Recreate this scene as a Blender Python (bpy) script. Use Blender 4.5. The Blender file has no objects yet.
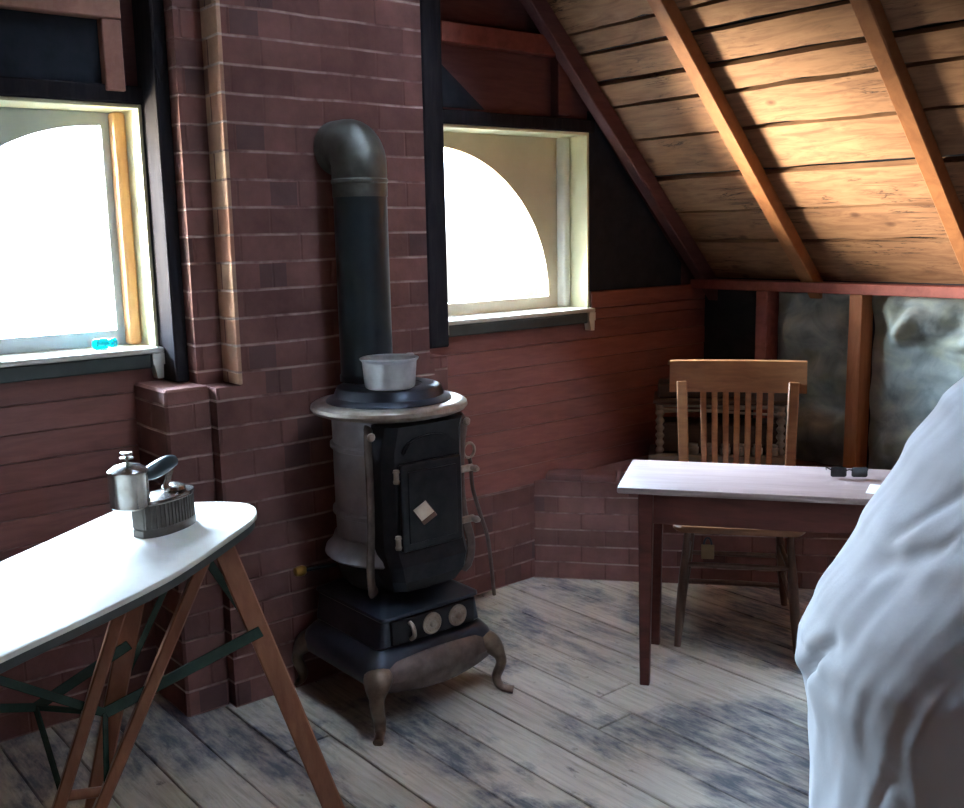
import bpy, bmesh, math, random
from mathutils import Vector, Matrix, noise
random.seed(7)
C = bpy.context.scene.collection
V = Vector
PI = math.pi

# ------------------------------------------------------------------ materials
def lin(c):
    return tuple(((x/255)/12.92 if x/255 <= .04045 else ((x/255+.055)/1.055)**2.4) for x in c) + (1,)

class NT:
    def __init__(s, name):
        s.m = bpy.data.materials.new(name); s.m.use_nodes = True
        s.t = s.m.node_tree; s.b = s.t.nodes['Principled BSDF']
    def n(s, kind, **kw):
        nd = s.t.nodes.new('ShaderNode'+kind)
        for k, v in kw.items():
            if k in nd.inputs: nd.inputs[k].default_value = v
            else: setattr(nd, k, v)
        return nd
    def l(s, a, b): s.t.links.new(a, b)
    def ramp(s, fac, stops):
        r = s.n('ValToRGB'); e = r.color_ramp.elements
        while len(e) < len(stops): e.new(.5)
        for i, (p, c) in enumerate(stops):
            e[i].position = p; e[i].color = c if len(c) == 4 else tuple(c)+(1,)
        s.l(fac, r.inputs[0]); return r.outputs[0]
    def mix(s, fac, a, b, mode='MIX'):
        m = s.n('MixRGB', blend_type=mode)
        for i, x in zip((0, 1, 2), (fac, a, b)):
            if hasattr(x, 'links'): s.l(x, m.inputs[i])
            else: m.inputs[i].default_value = x
        return m.outputs[0]
    def math(s, op, a, b=0.0):
        m = s.n('Math', operation=op)
        for i, x in enumerate((a, b)):
            if hasattr(x, 'links'): s.l(x, m.inputs[i])
            else: m.inputs[i].default_value = x
        return m.outputs[0]
    def coord(s, scale=(1, 1, 1), rnd=0.0):
        tc = s.n('TexCoord'); mp = s.n('Mapping'); mp.inputs['Scale'].default_value = scale
        src = tc.outputs['Object']
        if rnd:
            g = s.n('NewGeometry'); a = s.n('VectorMath', operation='SCALE')
            cb = s.n('CombineXYZ')
            for i in range(3): s.l(g.outputs['Random Per Island'], cb.inputs[i])
            s.l(cb.outputs[0], a.inputs[0]); a.inputs['Scale'].default_value = rnd
            ad = s.n('VectorMath', operation='ADD'); s.l(src, ad.inputs[0]); s.l(a.outputs[0], ad.inputs[1]); src = ad.outputs[0]
        s.l(src, mp.inputs[0]); return mp.outputs[0]
    def noise(s, vec, scale, detail=4, rough=.55, dist=0.0):
        n = s.n('TexNoise'); n.inputs['Scale'].default_value = scale; n.inputs['Detail'].default_value = detail
        n.inputs['Roughness'].default_value = rough; n.inputs['Distortion'].default_value = dist
        s.l(vec, n.inputs['Vector']); return n.outputs['Fac']
    def bump(s, h, strength=.3, dist=.01):
        b = s.n('Bump'); b.inputs['Strength'].default_value = strength; b.inputs['Distance'].default_value = dist
        s.l(h, b.inputs['Height']); s.l(b.outputs[0], s.b.inputs['Normal'])
    def out(s, col=None, rough=None, metal=None, spec=None):
        for k, x in (('Base Color', col), ('Roughness', rough), ('Metallic', metal), ('Specular IOR Level', spec)):
            if x is None: continue
            if hasattr(x, 'links'): s.l(x, s.b.inputs[k])
            else: s.b.inputs[k].default_value = x
        return s.m

def wood(name, c1, c2, stretch=(1, 1, 12), rough=.5, rnd=9.0, var=.35, spec=.4, scale=6, bump=.15, dark=None):
    t = NT(name); v = t.coord(stretch, rnd)
    g = t.noise(v, scale, 6, .62, .6)
    col = t.ramp(g, [(.28, lin(c1)), (.72, lin(c2))])
    ge = t.n('NewGeometry')
    br = t.math('ADD', t.math('MULTIPLY', ge.outputs['Random Per Island'], var), 1-var/2)
    cb = t.n('CombineXYZ')
    for i in range(3): t.l(br, cb.inputs[i])
    col = t.mix(1.0, col, cb.outputs[0], 'MULTIPLY')
    if dark:
        pv = t.coord((1, 1, 1)); f = t.ramp(t.noise(pv, 3.5, 5, .6), [(.45, (0, 0, 0)), (.65, (1, 1, 1))])
        col = t.mix(f, col, lin(dark))
    t.bump(g, bump, .004)
    return t.out(col, rough, 0, spec)

def plain(name, c, rough=.5, metal=0.0, c2=None, scale=12, spec=.5, bump=0.0, rmix=None):
    t = NT(name); v = t.coord()
    n = t.noise(v, scale, 5, .6)
    col = t.ramp(n, [(.3, lin(c)), (.7, lin(c2 or c))])
    if bump: t.bump(n, bump, .004)
    r = rough
    if rmix:
        r = t.math('ADD', t.math('MULTIPLY', n, rmix), rough-rmix/2)
    return t.out(col, r, metal, spec)

def brick(name, uaxis='x-y', c1=(132, 88, 79), c2=(110, 72, 65), mort=(182, 152, 140), row=.086, wid=.215, z0=0.0):
    t = NT(name); tc = t.n('TexCoord'); sp = t.n('SeparateXYZ'); t.l(tc.outputs['Object'], sp.inputs[0])
    u = t.math('SUBTRACT', sp.outputs[0], sp.outputs[1]) if uaxis == 'x-y' else sp.outputs[0]
    w = t.noise(tc.outputs['Object'], 3.0, 3)
    z = t.math('ADD', sp.outputs[2], t.math('MULTIPLY', t.math('SUBTRACT', w, .5), .014))
    z = t.math('ADD', z, z0)
    cb = t.n('CombineXYZ'); t.l(u, cb.inputs[0]); t.l(z, cb.inputs[1])
    bk = t.n('TexBrick'); t.l(cb.outputs[0], bk.inputs['Vector'])
    bk.inputs['Color1'].default_value = lin(c1); bk.inputs['Color2'].default_value = lin(c2); bk.inputs['Mortar'].default_value = lin((118, 78, 70))
    bk.inputs['Scale'].default_value = 1.0; bk.inputs['Mortar Size'].default_value = .0045; bk.inputs['Mortar Smooth'].default_value = .5
    bk.inputs['Bias'].default_value = -.1; bk.inputs['Brick Width'].default_value = wid; bk.inputs['Row Height'].default_value = row
    n = t.noise(tc.outputs['Object'], 9, 6, .65)
    col = t.mix(.55, bk.outputs['Color'], t.ramp(n, [(.3, (.25, .22, .22)), (.75, (1, .95, .92))]), 'MULTIPLY')
    zr = t.math('FRACT', t.math('DIVIDE', z, row)); zd = t.math('ABSOLUTE', t.math('SUBTRACT', zr, .5))
    ln = t.ramp(zd, [(.435, (0, 0, 0)), (.475, (1, 1, 1))]); nb = t.ramp(t.noise(tc.outputs['Object'], 5.0, 4, .7), [(.38, (.1,)*3), (.58, (1, 1, 1))])
    col = t.mix(t.math('MULTIPLY', t.math('MULTIPLY', ln, nb), .85), col, lin(mort))
    # a few burnt headers
    bk2 = t.n('TexBrick'); t.l(cb.outputs[0], bk2.inputs['Vector'])
    bk2.inputs['Color1'].default_value = (0, 0, 0, 1); bk2.inputs['Color2'].default_value = (1, 1, 1, 1); bk2.inputs['Mortar'].default_value = (0, 0, 0, 1)
    bk2.inputs['Scale'].default_value = 1.0; bk2.inputs['Mortar Size'].default_value = .006; bk2.inputs['Brick Width'].default_value = wid/2; bk2.inputs['Row Height'].default_value = row
    f = t.ramp(bk2.outputs['Color'], [(.88, (0, 0, 0)), (.93, (.6, .6, .6))])
    col = t.mix(f, col, lin((70, 54, 52)))
    # mortar comes and goes under old red wash
    h = t.math('ADD', t.math('MULTIPLY', bk.outputs['Fac'], -1.0), t.math('MULTIPLY', n, .5))
    t.bump(h, .7, .012)
    return t.out(col, .85, 0, .25)

M = {}
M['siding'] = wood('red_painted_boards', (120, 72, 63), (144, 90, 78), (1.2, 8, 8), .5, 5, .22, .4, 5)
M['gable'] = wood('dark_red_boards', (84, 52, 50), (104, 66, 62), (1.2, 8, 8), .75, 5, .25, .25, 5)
M['oldwood'] = wood('old_red_brown_timber', (112, 58, 50), (140, 78, 66), (6, 6, 6), .7, 5, .2, .25, 3)
M['rail'] = wood('pinkish_raw_timber', (150, 100, 84), (176, 128, 108), (6, 6, 6), .7, 5, .2, .25, 3)
M['darkwood'] = wood('dark_weathered_timber', (30, 28, 31), (46, 41, 42), (8, 8, 1.2), .95, 5, .2, .04, 5, .3)
M['rafter'] = wood('orange_pine_rafter', (122, 76, 44), (150, 98, 60), (5, 5, 5), .6, 5, .15, .3, 3)
M['stud'] = wood('orange_pine_stud', (146, 88, 54), (174, 112, 72), (8, 8, 1.2), .6, 5, .15, .3, 5)
M['brick'] = brick('old_red_brick')
M['brickledge'] = brick('old_red_ledge_brick', 'x', (138, 94, 84), (114, 76, 68), (174, 146, 134), .076, .21)
M['quoin'] = brick('lit_bare_brick', 'x-y', (206, 170, 140), (176, 118, 96), (226, 206, 188))  # bare brick tones, lightened to carry the window light
M['cream'] = plain('cream_paint', (222, 216, 176), .5, 0, (208, 202, 160), 6)
M['beige'] = plain('grey_beige_paint', (196, 180, 152), .6, 0, (184, 168, 140), 6)
M['greysash'] = plain('blue_grey_paint', (176, 184, 188), .6, 0, (164, 172, 176), 6)
M['white'] = plain('white_paint', (226, 222, 208), .45, 0, (210, 206, 192), 9)
M['rawstrip'] = wood('raw_pine_strip', (206, 150, 98), (226, 176, 122), (8, 8, 1.2), .6, 5, .1, .3, 5)
M['sill'] = plain('dark_green_grey_paint', (62, 68, 62), .5, 0, (48, 52, 48), 10)
M['tarpaper'] = plain('black_building_paper', (44, 47, 53), .85, 0, (32, 35, 40), 14, .2, .3)

def ceiling_mat():
    t = NT('pine_roof_boards'); v = t.coord((7, 1.0, 7), 11.0)
    g = t.noise(v, 4, 7, .65, 1.2)
    col = t.ramp(g, [(.25, lin((108, 74, 52))), (.55, lin((146, 108, 78))), (.8, lin((164, 126, 92)))])
    ge = t.n('NewGeometry')
    col = t.mix(1.0, col, t.ramp(ge.outputs['Random Per Island'], [(0, (.78, .74, .72)), (1, (1, 1, 1))]), 'MULTIPLY')
    # knots
    kv = t.coord((4.2, 2.6, 4.2), 3.0); vo = t.n('TexVoronoi'); vo.inputs['Scale'].default_value = 1.6; t.l(kv, vo.inputs['Vector'])
    k = t.ramp(vo.outputs['Distance'], [(.05, (1, 1, 1)), (.13, (0, 0, 0))])
    col = t.mix(t.math('MULTIPLY', k, .75), col, lin((66, 38, 24)))
    # wavy dark bark lines and short splits along the board
    bv = t.coord((16, 1.3, 16), 23.0); b = t.noise(bv, 2.2, 5, .6, .6)
    bl = t.ramp(b, [(.478, (0, 0, 0)), (.5, (1, 1, 1)), (.522, (0, 0, 0))])
    msk = t.ramp(t.noise(t.coord((2.5, 1.5, 2.5), 2.0), 2.0, 2), [(.5, (0, 0, 0)), (.62, (1, 1, 1))])
    col = t.mix(t.math('MULTIPLY', bl, msk), col, lin((40, 24, 17)))
    sv = t.coord((60, 7, 60), 4.0); s_ = t.ramp(t.noise(sv, 1.2, 3), [(.70, (0, 0, 0)), (.78, (.7, .7, .7))])
    col = t.mix(s_, col, lin((70, 42, 26)))
    t.bump(g, .2, .004)
    return t.out(col, .7, 0, .25)
M['ceiling'] = ceiling_mat()

def floor_mat():
    t = NT('worn_painted_floorboards'); v = t.coord((14, 1.1, 8), 7.0)
    g = t.noise(v, 4, 7, .65, .5)
    base = t.ramp(g, [(.25, lin((156, 144, 128))), (.5, lin((198, 186, 170))), (.78, lin((222, 212, 197)))])
    ge = t.n('NewGeometry')
    base = t.mix(1.0, base, t.ramp(ge.outputs['Random Per Island'], [(0, (.84, .82, .8)), (1, (1, 1, 1))]), 'MULTIPLY')
    pv = t.coord((2.2, 1.25, 1)); p = t.noise(pv, 1.25, 8, .66, .4)
    f = t.ramp(p, [(.47, (0, 0, 0)), (.56, (.95, .95, .95))])
    fv = t.coord((30, 7, 1)); fl = t.ramp(t.noise(fv, 1.0, 5, .7), [(.38, (0, 0, 0)), (.6, (1, 1, 1))])
    f2 = t.math('MULTIPLY', f, t.math('ADD', t.math('MULTIPLY', fl, .7), .3))
    col = t.mix(f2, base, lin((66, 71, 84)))
    sp = t.ramp(t.noise(t.coord((20, 9, 1)), 1.0, 4, .6), [(.64, (0, 0, 0)), (.72, (.7, .7, .7))])
    col = t.mix(sp, col, lin((58, 52, 50)))
    t.bump(t.math('ADD', g, t.math('MULTIPLY', f2, .5)), .25, .004)
    return t.out(col, t.ramp(f2, [(0, (.5,)*3), (1, (.30,)*3)]), 0, .5)
M['floor'] = floor_mat()

M['iron'] = plain('black_cast_iron', (30, 30, 33), .42, .6, (44, 43, 45), 25, .5, .12, .25)
M['ironblue'] = plain('blued_stove_iron', (50, 54, 62), .32, .5, (64, 67, 75), 14, .5, .06, .2)
M['sheet'] = plain('grey_sheet_metal', (168, 162, 164), .42, .35, (140, 134, 136), 10, .5, .04, .2)
M['nickel'] = plain('tarnished_nickel', (190, 176, 162), .36, .6, (142, 122, 106), 18, .5, .04, .2)
M['legnickel'] = plain('browned_leg_nickel', (138, 116, 98), .34, .65, (92, 74, 60), 16, .5, .05, .2)
M['rust'] = plain('browned_nickel', (108, 92, 82), .42, .5, (78, 64, 58), 22, .5, .1, .2)
M['galv'] = plain('galvanised_elbow', (112, 110, 100), .45, .6, (80, 78, 70), 10, .5, .03, .2)
M['pipe'] = plain('black_stove_pipe', (40, 46, 49), .32, .4, (52, 58, 59), 8, .5, .03, .2)
M['alu'] = plain('dull_aluminium', (206, 206, 206), .38, .55, (176, 176, 176), 20, .5, .02, .15)
M['chrome'] = plain('old_nickel_plate', (204, 200, 194), .22, .95, (160, 152, 142), 16, .5, .02, .2)
M['steel'] = plain('ribbed_steel', (110, 104, 98), .42, .8, (80, 74, 68), 16)
M['greenhandle'] = plain('dark_green_enamel', (34, 54, 58), .28, 0, (26, 42, 46), 12)
M['greenmetal'] = plain('green_painted_metal', (60, 84, 72), .26, .2, (48, 68, 58), 14)
M['brass'] = plain('brass', (196, 150, 70), .35, .9, (170, 124, 56), 16)
M['boardtop'] = plain('white_scorched_board', (228, 224, 214), .38, 0, (208, 202, 190), 5)
M['leg'] = wood('varnished_brown_leg', (130, 78, 52), (160, 102, 70), (7, 7, 1.4), .42, 5, .15, .5, 5)
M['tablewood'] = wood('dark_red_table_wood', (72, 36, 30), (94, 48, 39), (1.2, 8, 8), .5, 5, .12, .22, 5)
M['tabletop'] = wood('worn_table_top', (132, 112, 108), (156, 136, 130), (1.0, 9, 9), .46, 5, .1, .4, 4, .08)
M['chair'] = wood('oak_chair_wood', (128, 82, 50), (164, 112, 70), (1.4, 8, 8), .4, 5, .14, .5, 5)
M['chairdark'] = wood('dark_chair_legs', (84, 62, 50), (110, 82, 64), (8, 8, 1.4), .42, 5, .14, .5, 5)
M['tag'] = plain('tan_card', (150, 124, 86), .6, 0, (130, 106, 72), 20)
M['creamtile'] = plain('cream_card', (238, 214, 186), .5, 0, (226, 200, 170), 20)
M['browntile'] = plain('brown_card', (120, 76, 54), .5, 0, (100, 62, 44), 20)
M['black'] = plain('gloss_black', (16, 16, 18), .2)
M['paper'] = plain('white_paper', (226, 224, 222), .7)
M['palewood'] = wood('grey_weathered_wood', (120, 112, 104), (150, 142, 132), (1.2, 8, 8), .7, 5, .2, .3, 5)
M['wicker'] = wood('dark_brown_box_wood', (52, 40, 34), (72, 56, 46), (1.2, 8, 8), .7, 5, .2, .3, 5)
M['skin'] = plain('skin', (206, 158, 132), .5, 0, (196, 146, 120), 20)
M['hair'] = plain('brown_hair', (70, 50, 36), .5, 0, (50, 36, 26), 40)
M['trousers'] = plain('dark_blue_trousers', (52, 56, 68), .8, 0, (44, 48, 58), 30)
M['shoe'] = plain('brown_shoe_leather', (66, 48, 38), .5)

def quilt_mat():
    t = NT('grey_green_quilted_cloth'); v = t.coord((1, 1, 1))
    n = t.noise(v, 7, 5, .6, .8)
    col = t.ramp(n, [(.3, lin((108, 114, 114))), (.5, lin((138, 144, 140))), (.72, lin((164, 166, 152)))])
    p = t.ramp(t.noise(v, 4.5, 2), [(.55, (0, 0, 0)), (.62, (1, 1, 1))])
    col = t.mix(t.math('MULTIPLY', p, .4), col, lin((116, 116, 88)))
    t.bump(t.noise(v, 26, 4), .4, .01)
    return t.out(col, .85, 0, .25)
M['quilt'] = quilt_mat()

def shirt_mat():
    t = NT('white_cotton'); v = t.coord()
    n = t.noise(v, 5, 4); col = t.ramp(n, [(.3, lin((206, 207, 210))), (.7, lin((218, 219, 221)))])
    t.bump(t.noise(v, 140, 3), .1, .002)
    return t.out(col, .9, 0, .15)
M['shirt'] = shirt_mat()

def glass_mat():
    t = NT('window_glass'); nt = t.t
    tr = t.n('BsdfTransparent'); tr.inputs[0].default_value = (.96, .98, .98, 1)
    gl = t.n('BsdfGlossy'); gl.inputs['Roughness'].default_value = .02
    fr = t.n('Fresnel'); fr.inputs[0].default_value = 1.45
    mx = t.n('MixShader'); t.l(fr.outputs[0], mx.inputs[0]); t.l(tr.outputs[0], mx.inputs[1]); t.l(gl.outputs[0], mx.inputs[2])
    t.l(mx.outputs[0], nt.nodes['Material Output'].inputs[0]); return t.m
M['glass'] = glass_mat()
def turquoise_mat():
    t = NT('turquoise_glass'); b = t.b
    b.inputs['Base Color'].default_value = (.0, .62, .68, 1); b.inputs['Roughness'].default_value = .08
    b.inputs['Transmission Weight'].default_value = .6; b.inputs['IOR'].default_value = 1.45
    return t.m
M['turq'] = turquoise_mat()

# ------------------------------------------------------------------ mesh helpers
def fin(bm, name, mat, parent=None, world=None, smooth=True, angle=35):
    """link bm as ONE mesh object. world: matrix of the parent when bm is in world space"""
    bmesh.ops.recalc_face_normals(bm, faces=bm.faces)
    if world is not None: bm.transform(world.inverted())
    me = bpy.data.meshes.new(name); bm.to_mesh(me); bm.free()
    for p in me.polygons: p.use_smooth = smooth
    if smooth: me.set_sharp_from_angle(angle=math.radians(angle))
    for mm in (mat if isinstance(mat, (list, tuple)) else [mat]): me.materials.append(M[mm] if isinstance(mm, str) else mm)
    o = bpy.data.objects.new(name, me); C.objects.link(o)
    if parent: o.parent = parent
    return o
def tag(o, label, cat=None, group=None, kind=None):
    o['label'] = label
    if cat: o['category'] = cat
    if group: o['group'] = group
    if kind: o['kind'] = kind
    return o
def thing(name, label, cat, loc=(0, 0, 0), rz=0.0, group=None, kind=None):
    o = bpy.data.objects.new(name, None); C.objects.link(o); o.empty_display_size = .1
    o.location = loc; o.rotation_euler = (0, 0, rz)
    return tag(o, label, cat, group, kind)
def mat_of(loc, rz=0.0): return Matrix.Translation(V(loc)) @ Matrix.Rotation(rz, 4, 'Z')
B = bmesh.new
def box(bm, c, s, rot=None, bev=.003, seg=1):
    r = bmesh.ops.create_cube(bm, size=1.0); vs = r['verts']
    mt = Matrix.Translation(V(c)) @ (rot.to_4x4() if rot is not None else Matrix()) @ Matrix.Diagonal((*s, 1))
    bmesh.ops.transform(bm, matrix=mt, verts=vs)
    if bev:
        es = list({e for v in vs for e in v.link_edges})
        bmesh.ops.bevel(bm, geom=es, offset=min(bev, min(s)*.4), segments=seg, affect='EDGES', profile=.5)
def bx(bm, x0, x1, y0, y1, z0, z1, bev=.003, seg=1):
    box(bm, ((x0+x1)/2, (y0+y1)/2, (z0+z1)/2), (x1-x0, y1-y0, z1-z0), None, bev, seg)
def bar(bm, p0, p1, w, h, up=(0, 0, 1), bev=.003, taper=1.0):
    p0, p1 = V(p0), V(p1); d = (p1-p0); L = d.length; z = d.normalized()
    x = V(up).cross(z)
    if x.length < 1e-4: x = V((1, 0, 0)).cross(z)
    x.normalize(); y = z.cross(x)
    R = Matrix((x, y, z)).transposed()
    r = bmesh.ops.create_cube(bm, size=1.0); vs = r['verts']
    for v in vs:
        k = taper if v.co.z > 0 else 1.0
        v.co = V((v.co.x*w*k, v.co.y*h*k, v.co.z*L))
    if bev:
        es = list({e for v in vs for e in v.link_edges})
        g = bmesh.ops.bevel(bm, geom=es, offset=min(bev, w*.4, h*.4), segments=1, affect='EDGES', profile=.5)
        vs = list({v for f in g['faces'] for v in f.verts} | {v for v in vs if v.is_valid})
    bmesh.ops.transform(bm, matrix=Matrix.Translation((p0+p1)/2) @ R.to_4x4(), verts=vs)
def loft(bm, rings, cap=True, closed=True):
    vr = [[bm.verts.new(p) for p in r] for r in rings]; n = len(rings[0])
    for a, b in zip(vr, vr[1:]):
        for i in range(n if closed else n-1):
            j = (i+1) % n; bm.faces.new((a[i], a[j], b[j], b[i]))
    if cap:
        bm.faces.new(vr[0][::-1]); bm.faces.new(vr[-1])
    return vr
def lathe(bm, prof, c=(0, 0, 0), n=48, axis='Z'):
    c = V(c); rings = []
    for r, z in prof:
        r = max(r, 1e-4); ring = []
        for i in range(n):
            a = 2*PI*i/n; p = V((r*math.cos(a), r*math.sin(a), z))
            if axis == 'Y': p = V((p.x, -p.z, p.y))
            if axis == 'X': p = V((p.z, p.x, p.y))
            ring.append(c+p)
        rings.append(ring)
    loft(bm, rings)
def tube(bm, pts, rad, n=12, flat=1.0, up=(0, 0, 1)):
    pts = [V(p) for p in pts]; rad = rad if isinstance(rad, (list, tuple)) else [rad]*len(pts)
    rings = []; prev = None
    for i, p in enumerate(pts):
        t = (pts[min(i+1, len(pts)-1)]-pts[max(i-1, 0)]).normalized()
        if prev is None:
            x = V(up).cross(t)
            if x.length < 1e-3: x = V((1, 0, 0)).cross(t)
        else: x = prev - t*prev.dot(t)
        x.normalize(); prev = x; y = t.cross(x)
        rings.append([p + x*math.cos(2*PI*k/n)*rad[i] + y*math.sin(2*PI*k/n)*rad[i]*flat for k in range(n)])
    loft(bm, rings)
def curve(pts, n=24):
    """Catmull-Rom through pts"""
    P = [V(p) for p in pts]; P = [P[0]*2-P[1]] + P + [P[-1]*2-P[-2]]; out = []
    segs = len(P)-3
    for s in range(segs):
        a, b, c, d = P[s:s+4]
        for k in range(n):
            t = k/n
            out.append(.5*((2*b)+(c-a)*t+(2*a-5*b+4*c-d)*t*t+(3*b-a-3*c+d)*t**3))
    out.append(P[-2]); return out
def prism(bm, poly, y0, y1, plane='XZ'):
    """extrude a closed polygon; poly in (x,z) extruded in y, or (x,y) extruded in z"""
    f = (lambda p, d: V((p[0], d, p[1]))) if plane == 'XZ' else (lambda p, d: V((p[0], p[1], d)))
    a = [bm.verts.new(f(p, y0)) for p in poly]; b = [bm.verts.new(f(p, y1)) for p in poly]
    n = len(poly)
    for i in range(n): bm.faces.new((a[i], a[(i+1) % n], b[(i+1) % n], b[i]))
    bm.faces.new(a[::-1]); bm.faces.new(b)
def rrect(cx, cy, hx, hy, r, z, n=6):
    out = []
    for (sx, sy, a0) in ((1, 1, 0), (-1, 1, PI/2), (-1, -1, PI), (1, -1, 3*PI/2)):
        for k in range(n+1):
            a = a0+PI/2*k/n
            out.append(V((cx+sx*(hx-r)+r*math.cos(a), cy+sy*(hy-r)+r*math.sin(a), z)))
    return out

# ------------------------------------------------------------------ room constants
GY, KX = 3.28, 4.157              # window gable plane, knee wall plane
CX = 1.75                         # ridge line
REAR = -3.4
LX = 2*CX-KX
SL = 1.03
def roof_in(x):   return 5.575-SL*x if x > CX else 5.575-SL*(2*CX-x)    # underside of the roof boards
def raft_in(x):   return 5.48-SL*x if x > CX else 5.48-SL*(2*CX-x)    # underside of the rafters

S = lambda o, label, cat: tag(o, label, cat, kind='structure')

# floor: boards running towards the window gable
bm = B(); x = LX-.1; k0 = 2.472-.162*30
xs = [k0+.162*i for i in range(60) if LX-.2 < k0+.162*i < KX+.2]
for a, b in zip(xs, xs[1:]):
    y = REAR-.1
    while y < GY+.1:
        L = random.uniform(2.2, 4.2) if y > REAR else random.uniform(1, 3)
        y2 = min(y+L, GY+.12)
        bx(bm, a+.0022, b-.0022, y+.0015, y2-.0015, -.03, random.uniform(-.0015, .0015), .0025)
        y = y2
S(fin(bm, 'floor', 'floor'), 'worn pale floorboards with blue black paint stains', 'floor')
bm = B(); bx(bm, LX-.15, KX+.15, REAR-.15, GY+.2, -.09, -.034, 0)
S(fin(bm, 'trim_1', 'darkwood'), 'dark subfloor seen in the gaps between floorboards', 'subfloor')

# right roof slope: individual rough boards running along the ridge, open gaps between them
def roof_slope(name, right=True):
    bm = B(); s_len = math.hypot(1, SL); random.seed(3)
    edges = [4.20, 3.977, 3.842, 3.692, 3.536, 3.399, 3.313, 3.204, 3.131, 2.98]
    x = 2.98
    while x > CX+.05:
        x -= random.choice((.13, .16, .19, .11)); edges.append(max(x, CX))
    nrm = V((-SL, 0, -1)).normalized()
    for i, (a, b) in enumerate(zip(edges, edges[1:])):
        gl = .004 if i % 3 else .007; gu = .004 if i % 2 else .008
        n = 90; rows = []
        lift = (.0, .004, .009)[i % 3]
        for k in range(n+1):
            y = REAR-.05+(GY+.1-REAR+.05)*k/n
            wa = gl+(.014 if i % 3 == 1 else .006)*abs(noise.noise(V((y*2.6, i*3.1, 0))))+.009*max(0, noise.noise(V((y*8.5, i*7.7, 2))))
            wb = gu+.007*abs(noise.noise(V((y*2.2, i*5.3, 4))))
            xa, xb = a-wa, b+wb
            pa = V((xa, y, 5.575-SL*xa)); pb = V((xb, y, 5.575-SL*xb))
            t = -nrm*.022
            rows.append([pa+nrm*lift, pb+nrm*lift, pb+t, pa+t])
        if not right:
            rows = [[V((2*CX-p.x, p.y, p.z)) for p in r] for r in rows]
        loft(bm, rows)
    # backing (shingle side) so no light leaks
    o = -nrm*.045
    pts = []
    for (xx, yy) in ((KX+.25, REAR-.1), (KX+.25, GY+.2), (CX-.02, GY+.2), (CX-.02, REAR-.1)):
        pts.append(V((xx, yy, 5.575-SL*xx))+o)
    t2 = -nrm*.02
    rows = [[p, p+t2] for p in pts]
    ring0 = pts; ring1 = [p+t2 for p in pts]
    if not right:
        ring0 = [V((2*CX-p.x, p.y, p.z)) for p in ring0]; ring1 = [V((2*CX-p.x, p.y, p.z)) for p in ring1]
    bm2 = B(); loft(bm2, [ring0, ring1])
    return fin(bm, name, 'ceiling', smooth=False), bm2
o, back = roof_slope('ceiling')
S(o, 'sloping rough pine roof boards with dark gaps above the table', 'ceiling')
S(fin(back, 'trim_2', 'tarpaper', smooth=False), 'dark roofing felt behind the gaps of the pine roof boards', 'roofing')
o, back = roof_slope('ceiling', False)
S(o, 'sloping pine roof boards on the side away from the table', 'ceiling')
S(fin(back, 'trim_3', 'tarpaper', smooth=False), 'dark roofing felt behind the far roof slope', 'roofing')

# rafters (right slope)
def rafter(y0, y1, label, mat='rafter', name='rafter', bot=0.0):
    bm = B(); xa, xb = KX+.02, CX
    poly = [(xa, raft_in(xa)+bot), (xa, roof_in(xa)-.006), (xb+.001, roof_in(xb+.001)-.006), (xb+.001, raft_in(xb+.001)+bot)]
    prism(bm, poly, y0, y1)
    es = list(bm.edges); bmesh.ops.bevel(bm, geom=es, offset=.004, segments=1, affect='EDGES')
    return S(fin(bm, name, mat, smooth=False), label, 'rafter')
rafter(2.602, 2.668, 'orange pine rafter meeting the knee wall above the chair')
rafter(1.845, 1.907, 'pine rafter crossing the upper right corner of the photo')
rafter(1.14, 1.208, 'pine rafter over the person in the white shirt')
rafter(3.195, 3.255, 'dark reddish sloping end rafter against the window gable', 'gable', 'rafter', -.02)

# window gable: sheathing with two openings
W = dict(z0=1.186, z1=1.965)
W1 = (.43, 1.304); W2 = (2.45, 3.325)
bm = B()
y0, y1 = 3.30, 3.42
top = lambda x: roof_in(x)+.03
prism(bm, [(LX-.1, -.05), (KX+.1, -.05), (KX+.1, W['z0']), (LX-.1, W['z0'])], y0, y1)
prism(bm, [(LX-.1, W['z0']), (W1[0], W['z0']), (W1[0], W['z1']), (LX-.1, W['z1'])], y0, y1)
prism(bm, [(W1[1], W['z0']), (W2[0], W['z0']), (W2[0], W['z1']), (W1[1], W['z1'])], y0, y1)
prism(bm, [(W2[1], W['z0']), (KX+.1, W['z0']), (KX+.1, W['z1']), (W2[1], W['z1'])], y0, y1)
xl = CX-(5.575-SL*CX-W['z1'])/SL; xr = 2*CX-xl
prism(bm, [(LX-.1, W['z1']), (KX+.1, W['z1']), (CX, top(CX)+.42)], y0, y1)
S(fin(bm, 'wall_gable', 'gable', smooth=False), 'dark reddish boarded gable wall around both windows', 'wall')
# horizontal boards of the lower wall, each a strip with a fine groove
bm = B(); z = .43; h = .0885; i = 0
while z < 1.185-.01:
    z2 = min(z+h, 1.186); bx(bm, LX, KX, 3.272+.002*(i % 2), 3.31, z+.0009, z2-.0009, .0023); z = z2; i += 1
bx(bm, W2[1]+.012, KX, 3.272, 3.31, 1.187, 1.262, .003)
S(fin(bm, 'wall_siding', 'siding'), 'red brown horizontal boards under both windows', 'wall')
bm = B(); bx(bm, 2.3, KX, 3.262, 3.32, -.02, .425, 0); bx(bm, LX, 1.3, 3.262, 3.32, -.02, .425, 0)
S(fin(bm, 'wall_foundation', 'brick', smooth=False), 'low band of red brick below the red boards', 'wall')
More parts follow.
